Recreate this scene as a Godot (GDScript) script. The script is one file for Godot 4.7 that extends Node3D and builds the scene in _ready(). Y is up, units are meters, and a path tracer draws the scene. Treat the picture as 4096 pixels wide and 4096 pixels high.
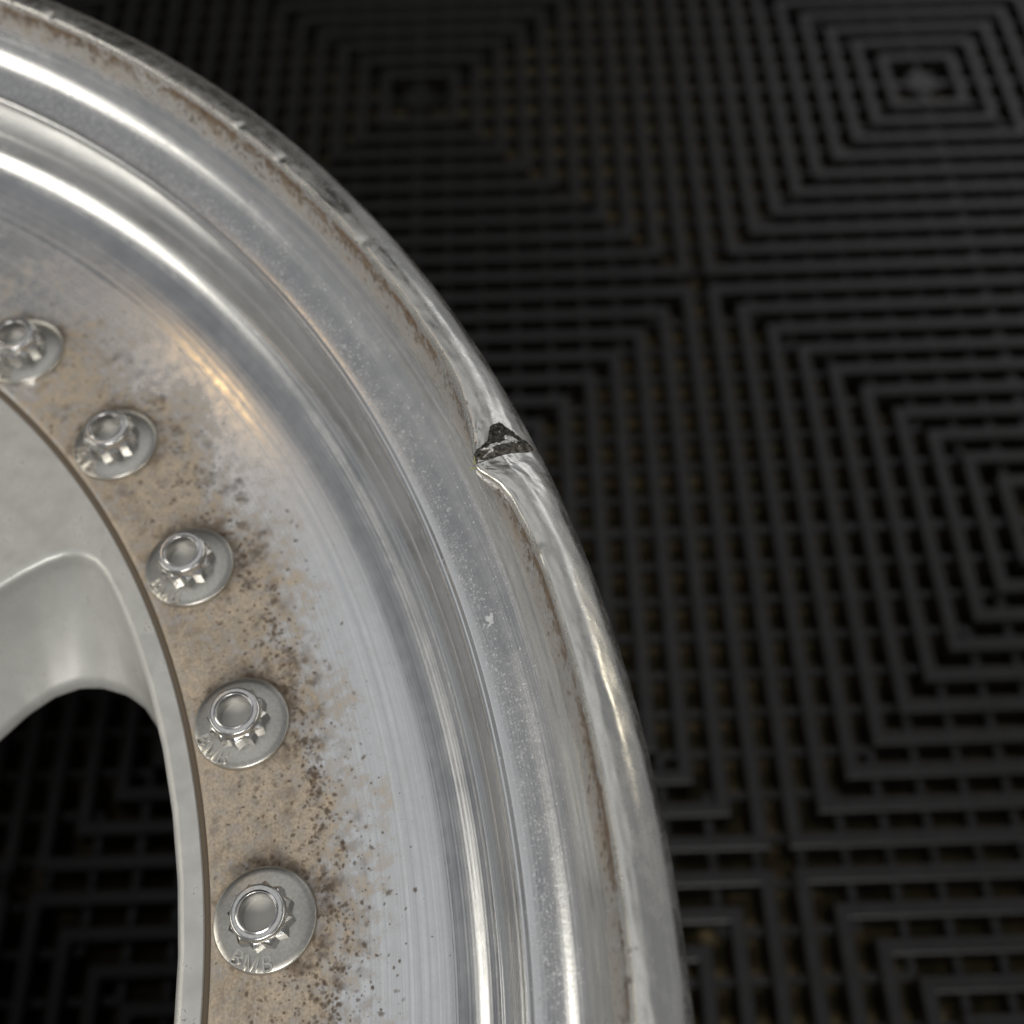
extends Node3D
# A dented split-rim alloy wheel lying on ribbed black garage tiles, seen close.

const WHEEL_H := 0.27            # height of the lip's crease above the tiles
const TILE := 0.27926
const TILE_X := 0.31632          # a corner where four tiles meet
const TILE_Z := -0.35847
const RIBS := 11
const BOLTS := 34
const BOLT_R := 0.1815
const BOLT_Y := -0.0352
const BOLT_0 := 48.75
const U_START := -5.0            # the wear map repeats every 72 degrees from here
const U_SPAN := 72.0
const TEX_W := 2048
const TEX_H := 1024

var noise := FastNoiseLite.new()
var rng := RandomNumberGenerator.new()

# ---------------------------------------------------------------- helpers
func lin(r: float, g: float, b: float) -> Color:
	return Color(r, g, b).linear_to_srgb()

func mat(called: String, c: Color, rough: float, metal := 0.0) -> StandardMaterial3D:
	var m := StandardMaterial3D.new()
	m.resource_name = called
	m.albedo_color = c
	m.roughness = rough
	m.metallic = metal
	return m

func obj(called: String, mesh: Mesh, m: Material, parent: Node3D, at := Vector3.ZERO) -> MeshInstance3D:
	var o := MeshInstance3D.new()
	o.name = called
	o.mesh = mesh
	if m:
		o.material_override = m
	o.position = at
	parent.add_child(o, true)
	return o

func thing(called: String, label: String, category: String, at := Vector3.ZERO) -> Node3D:
	var o := Node3D.new()
	o.name = called
	o.position = at
	o.set_meta("label", label)
	o.set_meta("category", category)
	add_child(o, true)
	return o

func arrays_mesh(v: PackedVector3Array, n: PackedVector3Array, uv: PackedVector2Array, idx: PackedInt32Array) -> ArrayMesh:
	var a := []
	a.resize(Mesh.ARRAY_MAX)
	a[Mesh.ARRAY_VERTEX] = v
	if n.size():
		a[Mesh.ARRAY_NORMAL] = n
	if uv.size():
		a[Mesh.ARRAY_TEX_UV] = uv
	a[Mesh.ARRAY_INDEX] = idx
	var m := ArrayMesh.new()
	m.add_surface_from_arrays(Mesh.PRIMITIVE_TRIANGLES, a)
	return m

# a grid of points rows x cols -> smooth mesh; front faces clockwise
func grid_mesh(p: PackedVector3Array, rows: int, cols: int, uv: PackedVector2Array, flip := false) -> ArrayMesh:
	var n := PackedVector3Array()
	n.resize(p.size())
	for i in rows:
		for j in cols:
			var a := p[mini(i + 1, rows - 1) * cols + j] - p[maxi(i - 1, 0) * cols + j]
			var b := p[i * cols + mini(j + 1, cols - 1)] - p[i * cols + maxi(j - 1, 0)]
			var c := a.cross(b).normalized()
			n[i * cols + j] = -c if flip else c
	var idx := PackedInt32Array()
	idx.resize((rows - 1) * (cols - 1) * 6)
	var k := 0
	for i in rows - 1:
		for j in cols - 1:
			var q := i * cols + j
			if flip:
				idx[k] = q; idx[k + 1] = q + cols; idx[k + 2] = q + 1
				idx[k + 3] = q + 1; idx[k + 4] = q + cols; idx[k + 5] = q + cols + 1
			else:
				idx[k] = q; idx[k + 1] = q + 1; idx[k + 2] = q + cols
				idx[k + 3] = q + 1; idx[k + 4] = q + cols + 1; idx[k + 5] = q + cols
			k += 6
	return arrays_mesh(p, n, uv, idx)

# profile (r, y) turned round the y axis; the profile runs so that its left side is the outside
func lathe(prof: PackedVector2Array, steps: int, smooth := true) -> ArrayMesh:
	var st := SurfaceTool.new()
	st.begin(Mesh.PRIMITIVE_TRIANGLES)
	if smooth:
		st.set_smooth_group(0)
	else:
		st.set_smooth_group(-1)
	for i in steps:
		var a := TAU * i / steps
		var b := TAU * (i + 1) / steps
		for j in prof.size() - 1:
			var p := prof[j]
			var q := prof[j + 1]
			var p0 := Vector3(p.x * cos(a), p.y, -p.x * sin(a))
			var p1 := Vector3(p.x * cos(b), p.y, -p.x * sin(b))
			var q0 := Vector3(q.x * cos(a), q.y, -q.x * sin(a))
			var q1 := Vector3(q.x * cos(b), q.y, -q.x * sin(b))
			for t in [[p0, p1, q0], [p1, q1, q0]]:
				if (t[1] - t[0]).cross(t[2] - t[0]).length() < 1e-13:
					continue
				for v in t:
					st.add_vertex(v)
	st.generate_normals()
	return st.commit()

func chaikin(p: PackedVector2Array) -> PackedVector2Array:
	var o := PackedVector2Array([p[0]])
	for i in p.size() - 1:
		o.append(p[i].lerp(p[i + 1], 0.25))
		o.append(p[i].lerp(p[i + 1], 0.75))
	o.append(p[p.size() - 1])
	return o

func table(t: Array, x: float) -> float:
	if x <= t[0][0]:
		return t[0][1]
	for i in t.size() - 1:
		if x < t[i + 1][0]:
			return lerpf(t[i][1], t[i + 1][1], (x - t[i][0]) / (t[i + 1][0] - t[i][0]))
	return t[t.size() - 1][1]

func noise_bytes(w: int, h: int, freq: float, oct: int, sd: int) -> PackedByteArray:
	var f := FastNoiseLite.new()
	f.noise_type = FastNoiseLite.TYPE_SIMPLEX_SMOOTH
	f.seed = sd
	f.frequency = freq
	f.fractal_octaves = oct
	var im := f.get_image(w, h, false, false, true)
	return im.get_data()

# ---------------------------------------------------------------- the wheel's lip
# (radius, height under the crease), from the seam beside the centre outwards over the lip
var LIP := PackedVector2Array([
	Vector2(.1724, -.0420), Vector2(.1724, -.0364), Vector2(.1728, -.0357), Vector2(.1740, -.0354), Vector2(.1800, -.0354),
	Vector2(.1860, -.0354), Vector2(.1920, -.03535), Vector2(.1980, -.0351), Vector2(.2035, -.0347), Vector2(.2080, -.0341), Vector2(.2114, -.0334), Vector2(.2138, -.0326),
	Vector2(.2154, -.0318), Vector2(.2167, -.0309), Vector2(.2177, -.0300), Vector2(.2181, -.0296), Vector2(.2183, -.0299), Vector2(.2187, -.0294), Vector2(.2190, -.0284),
	Vector2(.2195, -.0262), Vector2(.2197, -.0250), Vector2(.2201, -.0247), Vector2(.2203, -.0236), Vector2(.2207, -.0195), Vector2(.2209, -.0172),
	Vector2(.2211, -.0158), Vector2(.2216, -.0150), Vector2(.2222, -.0149), Vector2(.2226, -.0152), Vector2(.2232, -.0151),
	Vector2(.2250, -.0146), Vector2(.2272, -.0137), Vector2(.2292, -.0123), Vector2(.2306, -.0108), Vector2(.2314, -.0097),
	Vector2(.2319, -.0088), Vector2(.2326, -.0079), Vector2(.2333, -.0068), Vector2(.2339, -.0050), Vector2(.2343, -.0030), Vector2(.2345, -.0014),
	Vector2(.2347, -.0005), Vector2(.2350, .0002), Vector2(.2355, .0004), Vector2(.2362, .0004), Vector2(.2374, .0004), Vector2(.2388, .0000), Vector2(.2401, -.0008), Vector2(.2413, -.0017), Vector2(.2423, -.0031),
	Vector2(.2429, -.0047), Vector2(.2431, -.0064), Vector2(.2429, -.0088), Vector2(.2418, -.0116), Vector2(.2390, -.0136), Vector2(.2340, -.0142), Vector2(.2280, -.0180),
	Vector2(.2240, -.0230), Vector2(.2228, -.0330), Vector2(.2200, -.0400), Vector2(.1900, -.0420), Vector2(.1724, -.0420)])

const DENT := [[13.0, .0001], [15.5, .0002], [17.6, -.0001], [18.0, -.0003], [18.5, -.0005], [19.07, -.0008], [19.69, -.0014], [20.06, -.0021], [20.5, -.0032], [20.75, -.0036],
	[20.95, -.0037], [21.34, -.0031], [21.66, -.0028], [22.42, -.0019], [23.2, -.0011], [23.92, -.0006], [24.7, -.0001], [25.7, .0003], [30.0, .0004], [40.0, .0002], [55.0, .0]]
# outline of the torn patch: (radius, angle)
var TEAR := PackedVector2Array([Vector2(.2318, 21.45), Vector2(.2330, 21.56), Vector2(.2348, 21.79), Vector2(.2354, 22.02), Vector2(.2362, 22.35), Vector2(.2374, 22.43), Vector2(.2384, 22.37),
	Vector2(.2394, 22.01), Vector2(.2408, 21.60), Vector2(.2419, 21.21), Vector2(.2418, 21.05), Vector2(.2400, 20.97), Vector2(.2367, 20.94), Vector2(.2347, 20.97), Vector2(.2331, 21.02), Vector2(.2316, 21.15)])

# bright ledges and a chip of bare metal inside the tear
var LEDGES := [[Vector2(.2327, 21.47), Vector2(.2337, 21.48), Vector2(.2344, 21.42), Vector2(.2352, 21.46), Vector2(.2361, 21.52), Vector2(.2370, 21.49), Vector2(.2380, 21.48)],
	[Vector2(.2330, 21.13), Vector2(.2340, 21.21), Vector2(.2348, 21.28)]]
var CHIP := PackedVector2Array([Vector2(.2378, 21.72), Vector2(.2382, 21.79), Vector2(.2390, 21.68), Vector2(.2399, 21.52), Vector2(.2392, 21.43), Vector2(.2383, 21.47), Vector2(.2378, 21.58)])

var prof: PackedVector2Array
var prof_s: PackedFloat32Array
var s_total := 0.0
var s_g3 := 0.0
var s_crease := 0.0
var s_edge := 0.0

func lip_profile() -> void:
	prof = chaikin(chaikin(LIP))
	prof_s = PackedFloat32Array([0.0])
	for i in range(1, prof.size()):
		prof_s.append(prof_s[i - 1] + prof[i].distance_to(prof[i - 1]))
	var best := 1.0
	for i in prof.size():
		if absf(prof[i].x - .2319) < .0006 and prof[i].y > -.0096 and prof[i].y < -.0082:
			s_g3 = prof_s[i]
		if prof[i].y > -.0002 and s_crease == 0.0 and prof[i].x > .2349:
			s_crease = prof_s[i]
		if prof[i].x > .24295 and s_edge == 0.0:
			s_edge = prof_s[i]
		if prof[i].distance_to(Vector2(.2418, -.0116)) < best:
			best = prof[i].distance_to(Vector2(.2418, -.0116))
			s_total = prof_s[i]

func lip_point(i: int, deg: float) -> Vector3:
	var r := prof[i].x
	var y := prof[i].y
	var s := prof_s[i]
	if s > s_g3 and s < s_total:
		var w := 0.0
		if s < s_crease:
			w = smoothstep(0.0, 1.0, (s - s_g3) / (s_crease - s_g3))
		elif s < s_edge:
			w = 1.0 - smoothstep(0.0, 1.0, (s - s_crease) / (s_edge - s_crease))
		var d := table(DENT, deg)
		r += d * w
		y += d * w * 0.12
		# years of knocks: slow waves in the rolled edge
		var top := clampf((s - s_crease + .002) / .003, 0.0, 1.0) * clampf((s_total - s) / .006, 0.0, 1.0)
		var bump := noise.get_noise_2d(deg * 9.0, s * 9000.0) * .00013 + noise.get_noise_2d(deg * 40.0 + 300.0, s * 30000.0) * .00003
		var near := exp(-pow((deg - 21.0) / 2.2, 2.0))
		bump += near * (noise.get_noise_2d(deg * 90.0, s * 60000.0 + 50.0) * .00010 + noise.get_noise_2d(deg * 25.0, s * 25000.0 + 70.0) * .00024)
		y += bump * top
		# a knock with a raised blister, and small nicks along the crease
		for k in [[16.35, -.0003, .30], [33.8, .0002, .25], [40.5, .0002, .2], [43.6, .00025, .2], [57.3, .0004, .2]]:
			var e := exp(-pow((deg - k[0]) / k[2], 2.0) - pow((s - s_crease - .0006) / .0011, 2.0))
			y -= k[1] * e
	if s > s_crease - .0022 and s < s_total and deg < 20.95 and deg > 17.0:   # the broken-off side stands a little proud
		y += .00045 * smoothstep(17.0, 20.9, deg) * clampf((s - s_crease + .0022) / .002, 0.0, 1.0) * clampf((s_edge - s) / .002, 0.0, 1.0)
	var a := deg_to_rad(deg)
	return Vector3(r * cos(a), y, -r * sin(a))

func in_tear(r: float, deg: float) -> bool:
	if deg < 20.9 or deg > 22.5 or r < .2315 or r > .2419:
		return false
	var j := noise.get_noise_2d(r * 60000.0, deg * 50.0) * .00018
	return Geometry2D.is_point_in_polygon(Vector2(r + j, deg + j * 250.0), TEAR)

func build_lip(parent: Node3D, m: Material) -> void:
	var degs := PackedFloat32Array()
	var d := U_START
	while d < U_START + 360.0:
		degs.append(d)
		if d > 20.2 and d < 22.9:
			d += .04
		elif d > 13.0 and d < 62.0:
			d += .14
		elif d > -3.0 and d < 66.0:
			d += .25
		else:
			d += .6
	degs.append(U_START + 360.0)
	var rows := degs.size()
	var cols := prof.size()
	var p := PackedVector3Array()
	var uv := PackedVector2Array()
	p.resize(rows * cols)
	uv.resize(rows * cols)
	for i in rows:
		var dg := degs[i] if i < rows - 1 else degs[0]
		for j in cols:
			p[i * cols + j] = lip_point(j, dg)
			uv[i * cols + j] = Vector2((degs[i] - U_START) / U_SPAN, clampf(prof_s[j] / s_total, 0.0, 1.0))
	obj("outer_lip", grid_mesh(p, rows, cols, uv), m, parent)
	var lip: MeshInstance3D = parent.get_node("outer_lip")
	# the torn metal in the dent: a part of its own under the lip
	var v := PackedVector3Array()
	var tu := PackedVector2Array()
	var tc := PackedColorArray()
	var j0 := 0
	var j1 := 0
	for j in cols:
		if prof_s[j] < s_crease - .0020: j0 = j
		if prof_s[j] < s_edge + .001: j1 = j
	var sub := 4
	var nc := (j1 - j0) * sub + 1
	var nr := 101
	var keep := []
	for i in nr:
		var dg := lerpf(20.88, 22.52, float(i) / (nr - 1))
		for c in nc:
			var j := mini(j0 + c / sub, cols - 2)
			var f := float(c % sub) / sub
			var q := lip_point(j, maxf(dg, 20.96)).lerp(lip_point(j + 1, maxf(dg, 20.96)), f)
			var r := Vector2(q.x, q.z).length()
			keep.append(in_tear(r, dg))
			var fold := noise.get_noise_2d(r * 14000.0 + dg * 20.0, dg * 55.0)
			var ridge := absf(fold) * .0007 + absf(noise.get_noise_2d(r * 60000.0, dg * 130.0)) * .00012
			q.y += .00006 + ridge * clampf((dg - 20.95) * 3.0, 0.0, 1.0)
			var here := Vector2(r * 1000.0, dg * 4.1)
			var flake := 0.0
			for e in LEDGES:
				for g in e.size() - 1:
					var near := Geometry2D.get_closest_point_to_segment(here, Vector2(e[g].x * 1000.0, e[g].y * 4.1), Vector2(e[g + 1].x * 1000.0, e[g + 1].y * 4.1)).distance_to(here)
					flake = maxf(flake, smoothstep(.26, .06, near + fold * .5))
			if Geometry2D.is_point_in_polygon(Vector2(r + fold * .0006, dg + noise.get_noise_2d(r * 200000.0, dg * 30.0) * .12), CHIP):
				flake = 1.0
			q.y += flake * .00022
			var tone := lerpf(.055, .105, smoothstep(21.55, 21.15, dg)) * (1.0 + 1.3 * noise.get_noise_2d(r * 45000.0, dg * 260.0))
			tc.append(Color(lerpf(tone, .60, flake), lerpf(tone * .90, .585, flake), lerpf(tone * .76, .56, flake)))
			v.append(q)
			tu.append(Vector2(r * 100.0, dg))
	var idx := PackedInt32Array()
	for i in nr - 1:
		for c in nc - 1:
			var q := i * nc + c
			if keep[q] and keep[q + 1] and keep[q + nc] and keep[q + nc + 1]:
				for x in [q, q + 1, q + nc, q + 1, q + nc + 1, q + nc]:
					idx.append(x)
	var st := SurfaceTool.new()
	var ta := arrays_mesh(v, PackedVector3Array(), tu, idx).surface_get_arrays(0)
	ta[Mesh.ARRAY_COLOR] = tc
	st.create_from_arrays(ta)
	st.generate_normals()
	var fm := mat("torn metal", Color.WHITE, .34, .6)
	fm.vertex_color_use_as_albedo = true
	var o := obj("torn_metal", st.commit(), fm, lip)
	o.set_meta("label", "dark jagged fracture face where the lip is torn")

# wear map of the lip: albedo, and relief / roughness / metal
func lip_material() -> StandardMaterial3D:
	var n1 := noise_bytes(TEX_W, TEX_H, .006, 5, 11)
	var n2 := noise_bytes(TEX_W, TEX_H, .035, 4, 12)
	var n3 := noise_bytes(TEX_W, TEX_H, .15, 2, 13)
	var nl := noise_bytes(64, TEX_H * 4, .045, 4, 14)            # rows of turning marks
	var spot := PackedFloat32Array()
	spot.resize(TEX_W * TEX_H)
	var white := PackedFloat32Array()
	white.resize(TEX_W * TEX_H)
	# radius and height of each row
	var row_r := PackedFloat32Array()
	var row_y := PackedFloat32Array()
	var row_s := PackedFloat32Array()
	var k := 0
	for y in TEX_H:
		var s := (y + .5) / TEX_H * s_total
		while k < prof.size() - 2 and prof_s[k + 1] < s:
			k += 1
		var f := (s - prof_s[k]) / maxf(1e-9, prof_s[k + 1] - prof_s[k])
		row_r.append(lerpf(prof[k].x, prof[k + 1].x, f))
		row_y.append(lerpf(prof[k].y, prof[k + 1].y, f))
		row_s.append(s)
	var mm_v := TEX_H / (s_total * 1000.0)
	# dark corrosion specks
	rng.seed = 5
	for i in 6000:
		var deg := rng.randf_range(U_START, U_START + U_SPAN)
		var lean := clampf((32.0 - deg) / 30.0, 0.0, 1.0)
		var r := rng.randfn(lerpf(.1865, .1890, lean), lerpf(.0075, .0066, lean))
		if rng.randf() > lerpf(.35, 1.0, lean) or r < .1735 or r > .206:
			continue
		splat(spot, deg, row_s, row_r, r, absf(rng.randfn(0.0, .16)) + .05, rng.randf_range(.2, .9), mm_v)
	for i in 160:                                             # bigger blotches, in loose chains
		var deg := rng.randf_range(U_START, 34.0)
		var r := rng.randfn(.1922 - .00008 * deg, .0016)
		for c in rng.randi_range(2, 6):
			splat(spot, deg + rng.randfn(0.0, .25), row_s, row_r, r + rng.randfn(0.0, .0006), rng.randf_range(.12, .42), rng.randf_range(.4, .9), mm_v)
	for b in range(-1, 8):                                    # brake dust caught on the outer side of each bolt
		var bd := BOLT_0 - b * 360.0 / BOLTS
		for c in 60:                                          # smeared grime first, grit over it
			var a := rng.randfn(.8, .95)
			var rad := .0084 + absf(rng.randfn(0.0, .0010))
			splat(spot, bd + rad_to_deg(sin(a) * rad / BOLT_R), row_s, row_r, BOLT_R + cos(a) * rad, rng.randf_range(.5, 1.4), rng.randf_range(.08, .28), mm_v)
		for c in 110:
			var a := rng.randfn(.62, .8)
			var rad := .0086 + absf(rng.randfn(0.0, .0011))
			splat(spot, bd + rad_to_deg(sin(a) * rad / BOLT_R), row_s, row_r, BOLT_R + cos(a) * rad, rng.randf_range(.12, .5), rng.randf_range(.12, .45), mm_v)
	for i in 1500:                                            # rust freckles in the gutter under the crease
		var deg := rng.randf_range(U_START, U_START + U_SPAN)
		var s := s_g3 + absf(rng.randfn(.0055, .0014))
		splat_s(spot, deg, s, .2335, absf(rng.randfn(0.0, .25)) + .1, rng.randf_range(.3, .85), mm_v)
	for i in 220:
		splat_s(spot, rng.randf_range(U_START, U_START + U_SPAN), rng.randf_range(.02, s_total), .225, rng.randf_range(.06, .16), rng.randf_range(.3, .8), mm_v)
	for i in 70:                                              # older, larger blotches
		var deg := rng.randf_range(U_START, 40.0)
		var br := rng.randfn(.1925, .0022)
		for c in rng.randi_range(4, 9):
			splat(spot, deg + rng.randfn(0.0, .22), row_s, row_r, br + rng.randfn(0.0, .0007), rng.randf_range(.2, .75), rng.randf_range(.12, .5), mm_v)
	for i in 900:                                             # soft brown stains among the specks
		var deg := rng.randf_range(U_START, U_START + U_SPAN)
		splat(spot, deg, row_s, row_r, rng.randf_range(.1735, .198), rng.randf_range(.3, 1.3), rng.randf_range(.05, .26), mm_v)
	for i in 46:                                              # scratches along the rolled edge
		var deg := rng.randf_range(U_START, U_START + U_SPAN)
		var sc := rng.randf_range(s_crease + .001, s_edge + .001)
		var slope := rng.randfn(0.0, .00022)
		var amount := rng.randf_range(.25, .7)
		var dark := rng.randf() < .4
		for c in rng.randi_range(20, 120):
			splat_s(spot if dark else white, deg + c * .03, sc + slope * c * .03, .238, .06, amount * (.5 if dark else 1.0), mm_v)
	# white oxide pitting on the outer shelf
	for i in 6500:
		var deg := rng.randf_range(U_START, U_START + U_SPAN)
		var r := rng.randfn(.2250, .0012) if rng.randf() < .75 else rng.randf_range(.2230, .2310)
		splat(white, deg, row_s, row_r, r, absf(rng.randfn(0.0, .07)) + .04, rng.randf_range(.1, .65), mm_v)
	for i in 14:
		splat(white, 15.9 + rng.randfn(0.0, .12), row_s, row_r, .2262 + rng.randfn(0.0, .0004), .25, .9, mm_v)
	var col := PackedByteArray()
	col.resize(TEX_W * TEX_H * 3)
	var orm := PackedByteArray()
	orm.resize(TEX_W * TEX_H * 3)
	var s_step := 0.0
	for y in TEX_H:
		if row_r[y] > .2181 and s_step == 0.0:
			s_step = row_s[y]
	for y in TEX_H:
		var r := row_r[y]
		var s := row_s[y]
		var flat := s < s_step and r < .2145
		var gutter := clampf((s - s_g3 - .0003) / .0025, 0.0, 1.0) * clampf((s_crease - .0006 - s) / .0012, 0.0, 1.0)
		var under := clampf((s - s_g3 - .0032) / .0035, 0.0, 1.0) * clampf((s_crease - .0005 - s) / .0008, 0.0, 1.0)
		var shelf := s > s_step and r > .2228 and s < s_g3
		var top := s > s_crease - .0006
		var stain0 := clampf((.2040 - r) / .018, 0.0, 1.0) if flat else 0.0
		var l0 := (nl[y * 4 * 64 + 3] + nl[(y * 4 + 1) * 64 + 3]) / 510.0
		var brush := .42 if s < s_step + .001 else .16
		for x in TEX_W:
			var q := y * TEX_W + x
			var deg := U_START + (x + .5) / TEX_W * U_SPAN
			var a := n1[q] / 255.0
			var b := n2[q] / 255.0
			var c := n3[q] / 255.0
			var line := (l0 * .7 + nl[(y * 4 + 2) * 64 + (x >> 5)] / 255.0 * .3) - .5
			var film := 0.0
			var rust := 0.0
			var stain := stain0 * (1.0 if deg < 36.0 else maxf(.55, 1.0 - (deg - 36.0) / 30.0))
			if stain > 0.0:
				film = clampf((stain * 1.3 + (a - .5) * 1.0 + (b - .5) * .9 + (c - .5) * .6 - .22) * 1.2, 0.0, 1.0) * .80
			if gutter > 0.0:
				film = clampf(gutter * (.50 + (a - .5) * .5 + (b - .5) * .4), 0.0, 1.0)
				rust = clampf((under * .95 + (a - .5) * 1.5 + (b - .5) * 1.4 + (c - .5) * 1.1 - .46) * 1.8, 0.0, 1.0) * under
			var haze := .16 + (a - .5) * .3 + (b - .5) * .25          # dull oxide on the bare metal
			if flat:
				haze += .28 * clampf((.2090 - r) / .010, 0.0, 1.0) * (.6 + .8 * b)
			if shelf:
				haze += .18 + (c - .5) * .25
			if top:
				haze = .20 + (a - .5) * .35 + (b - .5) * .35 + (c - .5) * .2
			haze = clampf(haze, .07 if top else 0.0, .75)
			var w := minf(white[q], 1.0)
			var sp := minf(spot[q], 1.0)
			# bare metal -> oxide -> brown film -> specks
			var cr := .66 + line * brush
			var cg := .665 + line * brush
			var cb := .67 + line * brush
			cr = lerpf(cr, .46, haze * .6); cg = lerpf(cg, .465, haze * .6); cb = lerpf(cb, .475, haze * .6)
			if film > 0.0:
				var f := film * (.75 + .5 * b)
				f = minf(f, 1.0)
				var warm := clampf((a * .25 + b * .35 + c * .4 - .5) * 2.0 + .5, 0.0, 1.0)
				if gutter > 0.0:
					cr = lerpf(cr, .24 + .16 * warm, f); cg = lerpf(cg, .19 + .14 * warm, f); cb = lerpf(cb, .14 + .11 * warm, f)
					cr = lerpf(cr, .10 + .14 * warm, rust); cg = lerpf(cg, .068 + .095 * warm, rust); cb = lerpf(cb, .042 + .060 * warm, rust)
					film = maxf(film, rust)
				else:
					cr = lerpf(cr, .24 + .41 * warm, f); cg = lerpf(cg, .172 + .355 * warm, f); cb = lerpf(cb, .104 + .275 * warm, f)
			cr = lerpf(cr, .72, w * .8); cg = lerpf(cg, .73, w * .8); cb = lerpf(cb, .75, w * .8)
			cr = lerpf(cr, .098, sp); cg = lerpf(cg, .064, sp); cb = lerpf(cb, .038, sp)
			if top:
				cg *= .975; cb *= .915
			var rough := (.155 if s < s_step else .115) + haze * .24 + line * brush * .8
			if top:
				rough = .19 + haze * .40
			rough = lerpf(rough, .62, film)
			rough = lerpf(rough, .7, maxf(sp, w * .6))
			var metal := 1.0 - haze * .55
			metal = lerpf(metal, .12, film)
			metal = lerpf(metal, .05, maxf(sp, w * .8))
			var hgt := .5 + line * (.28 if not top else .05) + (c - .5) * (.10 if shelf else .04) + film * (c - .5) * .25 - sp * .16 + w * .12
			col[q * 3] = int(255.0 * pow(cr, .4545)); col[q * 3 + 1] = int(255.0 * pow(cg, .4545)); col[q * 3 + 2] = int(255.0 * pow(cb, .4545))
			orm[q * 3] = clampi(int(255.0 * hgt), 0, 255)
			orm[q * 3 + 1] = clampi(int(255.0 * rough), 0, 255)
			orm[q * 3 + 2] = clampi(int(255.0 * metal), 0, 255)
	var m := mat("worn aluminium", Color.WHITE, 1.0, 1.0)
	m.albedo_texture = ImageTexture.create_from_image(Image.create_from_data(TEX_W, TEX_H, false, Image.FORMAT_RGB8, col))
	var ot := ImageTexture.create_from_image(Image.create_from_data(TEX_W, TEX_H, false, Image.FORMAT_RGB8, orm))
	m.roughness_texture = ot
	m.roughness_texture_channel = BaseMaterial3D.TEXTURE_CHANNEL_GREEN
	m.metallic_texture = ot
	m.metallic_texture_channel = BaseMaterial3D.TEXTURE_CHANNEL_BLUE
	m.heightmap_enabled = true
	m.heightmap_texture = ot
	m.heightmap_scale = .004
	m.anisotropy_enabled = true
	m.anisotropy = -.4
	return m

func splat(buf: PackedFloat32Array, deg: float, row_s: PackedFloat32Array, row_r: PackedFloat32Array, r: float, mm: float, amount: float, mm_v: float) -> void:
	# the row where the profile has this radius
	var lo := 0
	var hi := TEX_H - 1
	while hi - lo > 1:
		var mid := (lo + hi) / 2
		if row_r[mid] < r: lo = mid
		else: hi = mid
	splat_s(buf, deg, row_s[lo], r, mm, amount, mm_v)

func splat_s(buf: PackedFloat32Array, deg: float, s: float, r: float, mm: float, amount: float, mm_v: float) -> void:
	var mm_u := TEX_W / (deg_to_rad(U_SPAN) * r * 1000.0)
	var cx := (deg - U_START) / U_SPAN * TEX_W
	var cy := s / s_total * TEX_H
	var ru := mm * mm_u
	var rv := mm * mm_v
	var skew := rng.randf_range(-.4, .4)
	var ph := rng.randf() * TAU
	for y in range(maxi(0, int(cy - rv * 1.5)), mini(TEX_H - 1, int(cy + rv * 1.5) + 1) + 1):
		for x in range(maxi(0, int(cx - ru * 1.5)), mini(TEX_W - 1, int(cx + ru * 1.5) + 1) + 1):
			var dx := (x + .5 - cx) / ru
			var dy := (y + .5 - cy) / rv + skew * dx
			var d := sqrt(dx * dx + dy * dy)
			var an := atan2(dy, dx)
			d *= 1.0 + .16 * sin(an * 2.0 + ph) + .14 * sin(an * 5.0 + ph * 2.0)
			var a := clampf((1.25 - d) * 1.5, 0.0, 1.0) * amount
			if a > 0.0:
				var q := y * TEX_W + x
				buf[q] = buf[q] + a * (1.0 - buf[q])

# ---------------------------------------------------------------- the wheel's centre
# outer ring and spokes of the centre: a disc with five windows, (radius, angle) of half a window edge
func window_outline() -> PackedVector2Array:
	# symmetrical window from 33.3 degrees down to -22.7; middle at 5.3; starts at the middle of its inner end
	return mirrored([[.087, 0.0], [.087, 7.0], [.088, 14.0], [.092, 20.0], [.100, 23.5], [.112, 25.5], [.130, 27.0], [.1400, 27.7], [.1490, 28.0], [.1541, 28.1], [.1588, 28.0], [.1618, 27.75], [.1642, 27.2], [.1658, 26.3],
		[.1665, 25.0], [.1667, 23.0], [.1668, 20.0], [.1668, 16.0], [.1668, 12.0], [.1668, 8.0], [.1668, 4.0], [.1668, 0.0]])

func back_outline() -> PackedVector2Array:
	return mirrored([[.093, 0.0], [.093, 7.0], [.0945, 12.0], [.099, 16.0], [.108, 19.0], [.120, 20.5], [.1339, 21.5], [.1401, 22.5], [.1459, 22.9], [.1510, 22.6], [.1549, 21.8], [.1591, 20.3],
		[.1614, 18.8], [.1630, 16.5], [.1640, 14.0], [.1647, 10.5], [.1650, 7.0], [.1651, 3.5], [.1652, 0.0]])

func mirrored(half: Array) -> PackedVector2Array:
	var o := PackedVector2Array()
	for h in half:
		o.append(Vector2.from_angle(deg_to_rad(5.3 + h[1])) * h[0])
	for i in range(half.size() - 2, 0, -1):
		o.append(Vector2.from_angle(deg_to_rad(5.3 - half[i][1])) * half[i][0])
	return o

func resample(p: PackedVector2Array, n: int) -> PackedVector2Array:
	var total := 0.0
	for i in p.size():
		total += p[i].distance_to(p[(i + 1) % p.size()])
	var o := PackedVector2Array()
	var i := 0
	var gone := 0.0
	for k in n:
		var want := total * k / n
		while gone + p[i].distance_to(p[(i + 1) % p.size()]) < want and i < p.size() - 1:
			gone += p[i].distance_to(p[(i + 1) % p.size()])
			i += 1
		var l := p[i].distance_to(p[(i + 1) % p.size()])
		o.append(p[i].lerp(p[(i + 1) % p.size()], clampf((want - gone) / maxf(l, 1e-9), 0.0, 1.0)))
	return o

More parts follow.
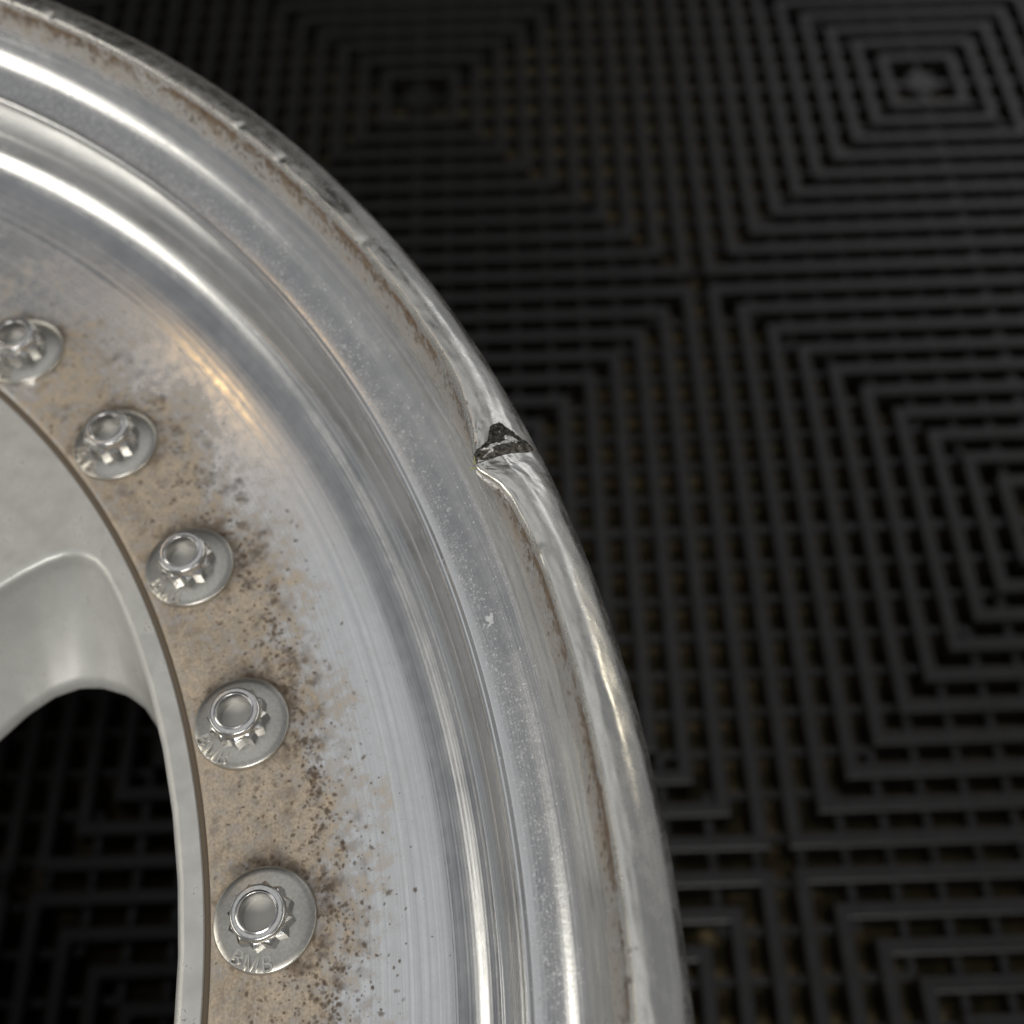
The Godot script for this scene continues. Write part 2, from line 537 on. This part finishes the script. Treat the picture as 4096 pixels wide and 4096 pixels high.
func build_centre(parent: Node3D) -> void:
	var face_y := -.0366
	var R := .1712
	var paint := mat("silver paint", lin(.68, .68, .68), .37, .35)
	var pim := noise_bytes(512, 512, .02, 5, 31)
	var pspeck := noise_bytes(512, 512, .22, 2, 32)
	var cb := PackedByteArray()
	cb.resize(512 * 512 * 3)
	for i in 512 * 512:
		var t := .86 + .12 * pim[i] / 255.0
		var dirt := clampf((pim[i] / 255.0 - .60) * 3.0, 0.0, 1.0) * clampf((pspeck[i] / 255.0 - .72) * 9.0, 0.0, 1.0)
		cb[i * 3] = int(255 * lerpf(t, .28, dirt)); cb[i * 3 + 1] = int(255 * lerpf(t * .995, .25, dirt)); cb[i * 3 + 2] = int(255 * lerpf(t * .97, .2, dirt))
	paint.albedo_texture = ImageTexture.create_from_image(Image.create_from_data(512, 512, false, Image.FORMAT_RGB8, cb))
	paint.uv1_triplanar = true
	paint.uv1_scale = Vector3(14, 14, 14)
	var n := 240
	# windows: rim of the opening, rounded edge, then the wall going down and slightly inward
	var lips := [[0.0, face_y - .0024], [0.0001, face_y - .0013], [.0004, face_y - .0006], [.0009, face_y - .0002], [.0015, face_y]]
	var st := SurfaceTool.new()
	st.begin(Mesh.PRIMITIVE_TRIANGLES)
	st.set_smooth_group(0)
	var outline := resample(window_outline(), n)
	var mid := Vector2.ZERO
	for p in outline:
		mid += p / n
	var rings := []                                         # from the face inwards and down
	for l in range(lips.size() - 1, -1, -1):
		rings.append([offset_ring(outline, lips[l][0]), lips[l][1]])
	# spoke flanks slope in under the face to a rounder opening at the back
	var low := resample(back_outline(), n)
	for s in range(1, 13):
		var f := s / 12.0
		rings.append([blend_ring(outline, low, lerpf(f, f * f, .45)), face_y - .0024 - .0213 * f])
	for s in range(1, 5):                                   # rounded back edge
		rings.append([offset_ring(low, .0003 * s * s), face_y - .0024 - .0213 - .0009 * s])
	for w in 5:
		var turn := deg_to_rad(72.0 * w)
		for k in rings.size() - 1:
			for i in n:
				var a: Vector3 = lay(rings[k][0][i], rings[k][1], turn)
				var b: Vector3 = lay(rings[k][0][(i + 1) % n], rings[k][1], turn)
				var c: Vector3 = lay(rings[k + 1][0][i], rings[k + 1][1], turn)
				var d: Vector3 = lay(rings[k + 1][0][(i + 1) % n], rings[k + 1][1], turn)
				for v in [a, c, b, b, c, d]:
					st.add_vertex(v)
	# the face: five sectors triangulated between the rim, the hub and the windows
	var back_y: float = rings[rings.size() - 1][1]
	for side in 2:
		st.set_smooth_group(-1)
		var hole: PackedVector2Array = rings[0][0] if side == 0 else rings[rings.size() - 1][0]
		var y := face_y if side == 0 else back_y
		for w in 5:
			var turn := deg_to_rad(72.0 * w)
			# sector from -36 to +36 degrees about the window's middle, cut along its middle line into two simple polygons
			var poly := PackedVector2Array()
			for half in 2:
				poly.clear()
				var sg := 1.0 if half == 0 else -1.0
				for a in range(0, 37):
					poly.append(Vector2.from_angle(deg_to_rad(5.3 + sg * a)) * R)
				for a in range(36, -1, -1):
					poly.append(Vector2.from_angle(deg_to_rad(5.3 + sg * a)) * .035)
				var axis := Vector2.from_angle(deg_to_rad(5.3))
				var run := PackedVector2Array()
				var hn := hole.size()
				var first := 0
				for i in hn:
					if sg * axis.cross(hole[i]) < 0.0 and sg * axis.cross(hole[(i + 1) % hn]) >= 0.0:
						first = i
				for c in hn + 1:
					var h0 := hole[(first + c) % hn]
					var h1 := hole[(first + c + 1) % hn]
					var k0 := axis.cross(h0)
					var k1 := axis.cross(h1)
					if c > 0 and sg * k0 >= 0.0:
						run.append(h0)
					if sg * k0 < 0.0 and sg * k1 >= 0.0 and c == 0 or sg * k0 >= 0.0 and sg * k1 < 0.0:
						run.append(h0.lerp(h1, k0 / (k0 - k1)))
					if c > 0 and sg * k1 < 0.0:
						break
				var cut := run
				if cut[0].length() > cut[cut.size() - 1].length():
					cut.reverse()
				var full := poly.duplicate()
				full.append_array(cut)
				var big := PackedVector2Array()                  # ear clipping wants larger numbers than metres
				for p in full:
					big.append(p * 5000.0)
				var tri := Geometry2D.triangulate_polygon(big)
				for t in range(0, tri.size(), 3):
					var v := [lay(full[tri[t]], y, turn), lay(full[tri[t + 1]], y, turn), lay(full[tri[t + 2]], y, turn)]
					var up: bool = (v[1] - v[0]).cross(v[2] - v[0]).y < 0.0
					if up != (side == 0):
						v = [v[0], v[2], v[1]]
					for q in v:
						st.add_vertex(q)
	# outer edge
	st.set_smooth_group(1)
	var edge := [[R, face_y], [R + .0004, face_y - .0004], [R + .0006, face_y - .001], [R + .0006, back_y]]
	for k in edge.size() - 1:
		for i in 360:
			var a0 := deg_to_rad(i)
			var a1 := deg_to_rad(i + 1)
			var a := Vector3(edge[k][0] * cos(a0), edge[k][1], -edge[k][0] * sin(a0))
			var b := Vector3(edge[k][0] * cos(a1), edge[k][1], -edge[k][0] * sin(a1))
			var c := Vector3(edge[k + 1][0] * cos(a0), edge[k + 1][1], -edge[k + 1][0] * sin(a0))
			var d := Vector3(edge[k + 1][0] * cos(a1), edge[k + 1][1], -edge[k + 1][0] * sin(a1))
			for v in [a, b, c, b, d, c]:
				st.add_vertex(v)
	st.generate_normals()
	obj("centre_disc", st.commit(), paint, parent)
	# caked dust in the seam between the centre and the lip
	var dust := mat("caked dust", lin(.13, .10, .07), .9)
	obj("seam_dirt", lathe(PackedVector2Array([Vector2(.1727, -.0380), Vector2(.1727, -.0366), Vector2(.1722, -.0363), Vector2(.1714, -.0368), Vector2(.1714, -.0380)]), 480), dust, parent)

func offset_ring(p: PackedVector2Array, by: float) -> PackedVector2Array:
	var o := PackedVector2Array()
	var n := p.size()
	var area := 0.0
	for i in n:
		area += p[i].cross(p[(i + 1) % n])
	var sg := signf(area)
	for i in n:
		var t := (p[(i + 2) % n] - p[(i + n - 2) % n]).normalized()
		o.append(p[i] + Vector2(t.y, -t.x) * by * sg)
	return o

func blend_ring(p: PackedVector2Array, q: PackedVector2Array, f: float) -> PackedVector2Array:
	var o := PackedVector2Array()
	for i in p.size():
		o.append(p[i].lerp(q[i], f))
	return o

func lay(p: Vector2, y: float, turn: float) -> Vector3:
	var q := p.rotated(turn)
	return Vector3(q.x, y, -q.y)

# ---------------------------------------------------------------- bolts
func star_head() -> ArrayMesh:
	var st := SurfaceTool.new()
	st.begin(Mesh.PRIMITIVE_TRIANGLES)
	st.set_smooth_group(-1)
	var n := 24
	# [height, star size, scale]: flared skirt of twelve points, waist, round collar, bore
	var rings := [[.0009, 1.0, .00528], [.0045, 1.0, .00520], [.0052, .45, .00462], [.0054, .2, .00430]]
	for k in rings.size() - 1:
		for i in n:
			var q := []
			for c in [[k, i], [k, i + 1], [k + 1, i], [k + 1, i + 1]]:
				var ring: Array = rings[c[0]]
				var a: float = TAU * c[1] / n
				var tri: float = absf(fposmod(a * 12.0 / TAU, 1.0) * 2.0 - 1.0)
				var r: float = ring[2] * (1.0 - ring[1] * .14 * (1.0 - tri))
				q.append(Vector3(r * cos(a), ring[0], -r * sin(a)))
			for v in [q[0], q[1], q[2], q[1], q[3], q[2]]:
				st.add_vertex(v)
	st.generate_normals()
	return st.commit()

func build_bolts(parent: Node3D) -> void:
	var steel := mat("plated steel", lin(.64, .625, .585), .32, 1.0)
	var wear := FastNoiseLite.new()
	wear.seed = 8
	wear.frequency = .03
	var nt := NoiseTexture2D.new()
	nt.noise = wear
	nt.width = 256
	nt.height = 256
	nt.seamless = true
	var ramp := Gradient.new()
	ramp.set_color(0, Color(.88, .87, .85))
	ramp.set_color(1, Color(1, 1, 1))
	nt.color_ramp = ramp
	steel.albedo_texture = nt
	steel.uv1_triplanar = true
	steel.uv1_scale = Vector3(160, 160, 160)
	var head_m: StandardMaterial3D = steel.duplicate()
	head_m.resource_name = "worn plated head"
	head_m.roughness = .2
	head_m.albedo_color = lin(.66, .66, .66)
	var flange := lathe(PackedVector2Array([Vector2(.00830, -.0002), Vector2(.00832, .0006), Vector2(.00822, .00092), Vector2(.00800, .00108), Vector2(.0070, .00130), Vector2(.00600, .00150), Vector2(.0045, .00175), Vector2(.0040, .0018)]), 96)
	var head := star_head()
	var collar := lathe(PackedVector2Array([Vector2(.00436, .0050), Vector2(.00436, .0063), Vector2(.00420, .0067), Vector2(.00395, .00682), Vector2(.00350, .00680), Vector2(.00322, .0068), Vector2(.00310, .0070), Vector2(.00294, .0070), Vector2(.00284, .0067), Vector2(.00280, .0050), Vector2(.00276, .0030)]), 72)
	var bore := lathe(PackedVector2Array([Vector2(.00278, .0034), Vector2(.0025, .0033), Vector2(.0012, .0032), Vector2(.00001, .0031)]), 48)
	var dust_m := mat("dusty bore", lin(.62, .60, .555), .55, .6)
	var font := SystemFont.new()
	font.font_names = PackedStringArray(["Droid Sans"])
	var letters := {}
	for ch in ["B", "M"]:
		var t := TextMesh.new()
		t.text = ch
		t.font = font
		t.font_size = 32
		t.pixel_size = .000094
		t.depth = .0009
		t.curve_step = 1.0
		letters[ch] = t
	# where the lettering stands on each bolt in view: degrees about its axis
	var spin := [[0, 232.0], [1, 218.0], [2, 236.0], [3, 228.0], [4, 258.0]]
	for k in BOLTS:
		var b := Node3D.new()
		b.name = "bolt"
		var a := deg_to_rad(BOLT_0 - k * 360.0 / BOLTS)
		b.position = Vector3(BOLT_R * cos(a), BOLT_Y, -BOLT_R * sin(a))
		parent.add_child(b, true)
		var f := obj("flange", flange, steel, b)
		var h := obj("head", head, head_m, b)
		h.rotation.y = k * .37
		obj("collar", collar, head_m, b)
		obj("bore", bore, dust_m, b)
		f.rotation.y = k * .9
		var at := fposmod(k * 77.0, 360.0)
		for s in spin:
			if s[0] == k:
				at = s[1]
		var word := ["B", "M", "B"]
		for i in 3:
			var la := deg_to_rad(at + (i - 1) * 21.0)
			var l := obj("letter", letters[word[i]], steel, b)
			# flat on the flange, its top towards the head
			var out := Vector3(cos(la), 0, -sin(la))
			var right := out.cross(Vector3.UP) * -1.0
			l.basis = Basis(right, -out, Vector3.UP)
			if l.basis.determinant() < 0.0:
				l.basis = Basis(-right, -out, Vector3.UP)
			l.position = out * .00695 + Vector3(0, .00118, 0)

# ---------------------------------------------------------------- floor
func rib_mesh(half: float, w: float, h: float) -> ArrayMesh:
	# a square frame of rounded bar: profile across the bar
	var c := .0007
	var pr := [[w / 2, -h], [w / 2, -c], [w / 2 - c * .35, -c * .3], [w / 2 - c, 0.0], [-w / 2 + c, 0.0], [-w / 2 + c * .35, -c * .3], [-w / 2, -c], [-w / 2, -h]]
	var st := SurfaceTool.new()
	st.begin(Mesh.PRIMITIVE_TRIANGLES)
	st.set_smooth_group(-1)
	for side in 4:
		var turn := PI / 2 * side
		for k in pr.size() - 1:
			var q := []
			for e in [[k, -1], [k, 1], [k + 1, -1], [k + 1, 1]]:
				var o: float = half + pr[e[0]][0]
				q.append(Vector3(o, pr[e[0]][1], o * e[1]).rotated(Vector3.UP, turn))
			for v in [q[0], q[2], q[1], q[1], q[2], q[3]]:
				st.add_vertex(v)
	st.generate_normals()
	return st.commit()

func add_box(st: SurfaceTool, c: Vector3, s: Vector3) -> void:
	var b := BoxMesh.new()
	b.size = s
	st.append_from(b, 0, Transform3D(Basis(), c))

func build_floor() -> void:
	var plastic := mat("black plastic", lin(.0105, .0105, .0102), .40)
	plastic.metallic_specular = .5
	var pn := FastNoiseLite.new()
	pn.seed = 4
	pn.frequency = .02
	pn.fractal_octaves = 5
	var pt := NoiseTexture2D.new()
	pt.noise = pn
	pt.width = 512
	pt.height = 512
	pt.seamless = true
	var pr := Gradient.new()
	pr.set_color(0, Color(.50, .48, .44))
	pr.set_color(1, Color(1, 1, 1))
	pt.color_ramp = pr
	plastic.albedo_texture = pt
	plastic.uv1_triplanar = true
	plastic.uv1_world_triplanar = true
	plastic.uv1_scale = Vector3(9, 9, 9)
	var slab := MeshInstance3D.new()
	slab.name = "concrete_slab"
	var box := BoxMesh.new()
	box.size = Vector3(2.4, .06, 2.4)
	slab.mesh = box
	slab.position = Vector3(.2, -.0172 - .03, -.25)
	var con := mat("dusty concrete", lin(.20, .155, .075), .85)
	con.albedo_texture = pt
	con.uv1_triplanar = true
	con.uv1_world_triplanar = true
	con.uv1_scale = Vector3(6, 6, 6)
	slab.material_override = con
	slab.set_meta("kind", "structure")
	add_child(slab, true)
	var fl := Node3D.new()
	fl.name = "garage_floor"
	fl.set_meta("kind", "structure")
	add_child(fl, true)
	var p := TILE / (2 * RIBS)
	var h := .0165
	var ribs := []
	for j in range(1, RIBS):
		ribs.append(rib_mesh((j + .5) * p, p * .44, h))
	# the lower cross bars that tie the ribs together, and the solid middle
	var st := SurfaceTool.new()
	st.begin(Mesh.PRIMITIVE_TRIANGLES)
	var half := TILE / 2 - .0004
	for t in range(-8, 9):
		var x := t * TILE / 17.0
		var a := absf(x)
		var wide := .0030 if t != 0 else .0042
		var top := -.0036 if t != 0 else -.0030
		var d := .0060
		for sg in [-1.0, 1.0]:
			add_box(st, Vector3(x, top - d / 2, sg * (a + half) / 2), Vector3(wide, d, half - a))
			add_box(st, Vector3(sg * (a + half) / 2, top - d / 2 - .00007, x), Vector3(half - a, d, wide))
	var lattice := st.commit()
	st = SurfaceTool.new()
	st.begin(Mesh.PRIMITIVE_TRIANGLES)
	add_box(st, Vector3(0, -.0062, 0), Vector3(p * 1.1, .0078, p * 1.1))
	var boss := st.commit()
	for ix in range(-3, 3):
		for iz in range(-2, 3):
			var t := Node3D.new()
			t.name = "floor_tile"
			t.position = Vector3(TILE_X + (ix + .5) * TILE, 0, TILE_Z + (iz + .5) * TILE)
			fl.add_child(t, true)
			for r in ribs:
				obj("rib", r, plastic, t)
			var l := obj("cross_bars", lattice, plastic, t)
			l.set_meta("kind", "stuff")
			obj("boss", boss, plastic, t)

# ---------------------------------------------------------------- lamps, all out of view
func unseen_lamp_panel(label: String, at: Vector3, target: Vector3, size: Vector2, c: Color, radiance: float, glow: float) -> void:
	var t := thing("unseen_light_panel", label, "lamp", at)
	t.look_at_from_position(at, target, Vector3.UP if absf((target - at).normalized().y) < .95 else Vector3.RIGHT)
	var hb := BoxMesh.new()
	hb.size = Vector3(size.x + .04, size.y + .04, .05)
	obj("housing", hb, mat("white housing", lin(.7, .7, .7), .5), t, Vector3(0, 0, .031))
	var db := BoxMesh.new()
	db.size = Vector3(size.x, size.y, .004)
	var dm := mat("glowing diffuser", Color.WHITE, .6)
	dm.emission_enabled = true
	dm.emission = c
	dm.emission_energy_multiplier = glow
	obj("lamp_diffuser", db, dm, t, Vector3(0, 0, .0035))
	var l := AreaLight3D.new()
	l.name = "panel_light"
	l.area_size = size
	l.area_normalize_energy = true
	l.light_color = c
	l.light_energy = radiance * size.x * size.y / PI
	l.shadow_enabled = true
	l.position = Vector3(0, 0, -.002)
	t.add_child(l, true)

# ---------------------------------------------------------------- the scene
func _ready() -> void:
	var cam := Camera3D.new()
	cam.name = "camera"
	cam.near = .01
	cam.far = 20.0
	cam.position = Vector3(.221914, .151878 + WHEEL_H, .013926)
	cam.rotation = Vector3(-1.0475126, .00242476, -.03316945)
	var att := CameraAttributesPhysical.new()
	att.frustum_focal_length = 26.29
	att.exposure_aperture = 8.4
	att.frustum_focus_distance = .178
	cam.attributes = att
	cam.fov = 49.0613
	add_child(cam)
	cam.current = true

	var env := Environment.new()
	env.background_mode = Environment.BG_COLOR
	env.background_color = lin(.186, .190, .198)
	env.background_energy_multiplier = 1.0
	env.tonemap_mode = Environment.TONE_MAPPER_LINEAR
	env.tonemap_exposure = 1.2
	env.sdfgi_enabled = true
	env.ssao_enabled = true
	env.ssil_enabled = true
	var we := WorldEnvironment.new()
	we.name = "surroundings"
	we.environment = env
	add_child(we)

	unseen_lamp_panel("unseen long white light panel beside the wheel, for the streaks on the lip", Vector3(-1.35, 1.08, .45), Vector3(.1, .25, .33), Vector2(1.28, .42), lin(1.0, .95, .84), 3.0, .6)  # out of view, placed for the white streaks along ridge and shelf
	unseen_lamp_panel("unseen broad light panel above the wheel, brightening the flat dish", Vector3(-.25, 2.3, -.75), Vector3(-.249, .2, -.75), Vector2(2.1, 1.5), lin(.96, .98, 1.0), .31, .05)  # unseen overhead source that the flat dish mirrors
	unseen_lamp_panel("unseen bright white light panel high on the near side, lighting the spokes", Vector3(.5, 2.0, 1.9), Vector3(.15, .25, 0), Vector2(1.2, .5), lin(1.0, .98, .94), 13.0, .6)  # out of view on the near side; lights spoke walls and centre face
	unseen_lamp_panel("unseen small warm light panel to the right, for highlights on the rolled edge", Vector3(1.75, 1.05, -1.0), Vector3(.2, .27, -.1), Vector2(.32, .14), lin(1.0, .90, .70), 6.0, .6)  # unseen; gives the lower lip its warm highlights
	unseen_lamp_panel("unseen small amber lamp past the wheel, mirrored in the dish", Vector3(-.68, 1.9, -1.10), Vector3(.1, .25, -.1), Vector2(.10, .10), lin(1.0, .62, .25), 5.5, .5)  # unseen; placed for the amber reflection in the dish
	unseen_lamp_panel("unseen wide cool white light panel, for the sheen on the floor ribs", Vector3(1.75, 1.75, -2.3), Vector3(.35, 0, -.4), Vector2(1.7, .8), lin(.97, .98, 1.0), .75, .2)  # out of view; puts sheen on the right-hand ribs and brightens the lip
	var wall := MeshInstance3D.new()
	wall.name = "unseen_dark_wall"  # wall out of view, placed to darken what the upper lip mirrors
	var wb := BoxMesh.new()
	wb.size = Vector3(3.8, 2.3, .1)
	wall.mesh = wb
	wall.position = Vector3(-1.3, 1.13, -2.2)
	wall.material_override = mat("dark brown wall", lin(.032, .026, .021), .8)
	wall.set_meta("kind", "structure")
	add_child(wall, true)

	noise.seed = 3
	noise.frequency = .02
	noise.fractal_octaves = 3
	build_floor()

	var wheel := thing("wheel", "silver split rim alloy wheel with dented torn lip and ring of bolts", "wheel")
	lip_profile()
	var carrier := wheel
	build_lip_parts(carrier)

func build_lip_parts(wheel: Node3D) -> void:
	# everything of the wheel hangs at the height of the lip's crease
	build_lip(wheel, lip_material())
	build_centre(wheel)
	build_bolts(wheel)
	var bare := mat("cast barrel", lin(.22, .22, .22), .55, .6)
	var barrel := PackedVector2Array([Vector2(.1735, -.0424), Vector2(.2195, -.0424), Vector2(.2200, -.050), Vector2(.2050, -.075), Vector2(.2000, -.120), Vector2(.2050, -.190), Vector2(.2190, -.235), Vector2(.2240, -.256), Vector2(.2340, -.2585), Vector2(.2400, -.2600), Vector2(.2430, -.2640), Vector2(.2420, -.2680), Vector2(.2390, -.2700),
		Vector2(.2360, -.2690), Vector2(.2330, -.2640), Vector2(.2180, -.2600), Vector2(.2120, -.2350), Vector2(.1980, -.190), Vector2(.1930, -.120), Vector2(.1960, -.080), Vector2(.1900, -.060), Vector2(.1735, -.056), Vector2(.1735, -.0424)])
	barrel.reverse()
	obj("rear_barrel", lathe(barrel, 240), bare, wheel)
	# a wisp of yellow-green lint caught on the torn tip
	var lint := thing("lint", "tiny yellow green wisp of lint caught on the torn lip", "lint", Vector3(.2162, WHEEL_H - .0004, -.0824))
	rng.seed = 21
	var fuzz := mat("lint fibre", lin(.42, .44, .14), .9)
	for i in 7:
		var st := SurfaceTool.new()
		st.begin(Mesh.PRIMITIVE_TRIANGLES)
		var dir := Vector3(rng.randfn(0, 1), rng.randfn(.4, .5), rng.randfn(0, 1)).normalized()
		var bend := Vector3(rng.randfn(0, 1), rng.randfn(0, .5), rng.randfn(0, 1)) * .0006
		var long := rng.randf_range(.0005, .0017)
		var thick := .00006
		for k in 6:
			var a := dir * long * k / 6.0 + bend * pow(k / 6.0, 2.0)
			var b := dir * long * (k + 1) / 6.0 + bend * pow((k + 1) / 6.0, 2.0)
			var u := dir.cross(Vector3.UP).normalized() * thick
			var w := dir.cross(u).normalized() * thick
			for q in 4:
				var c0 := u.rotated(dir, q * PI / 2)
				var c1 := u.rotated(dir, (q + 1) * PI / 2)
				for v in [a + c0, b + c0, a + c1, a + c1, b + c0, b + c1]:
					st.add_vertex(v)
		st.generate_normals()
		obj("fibre", st.commit(), fuzz, lint)
	for c in wheel.get_children():
		c.position.y += WHEEL_H
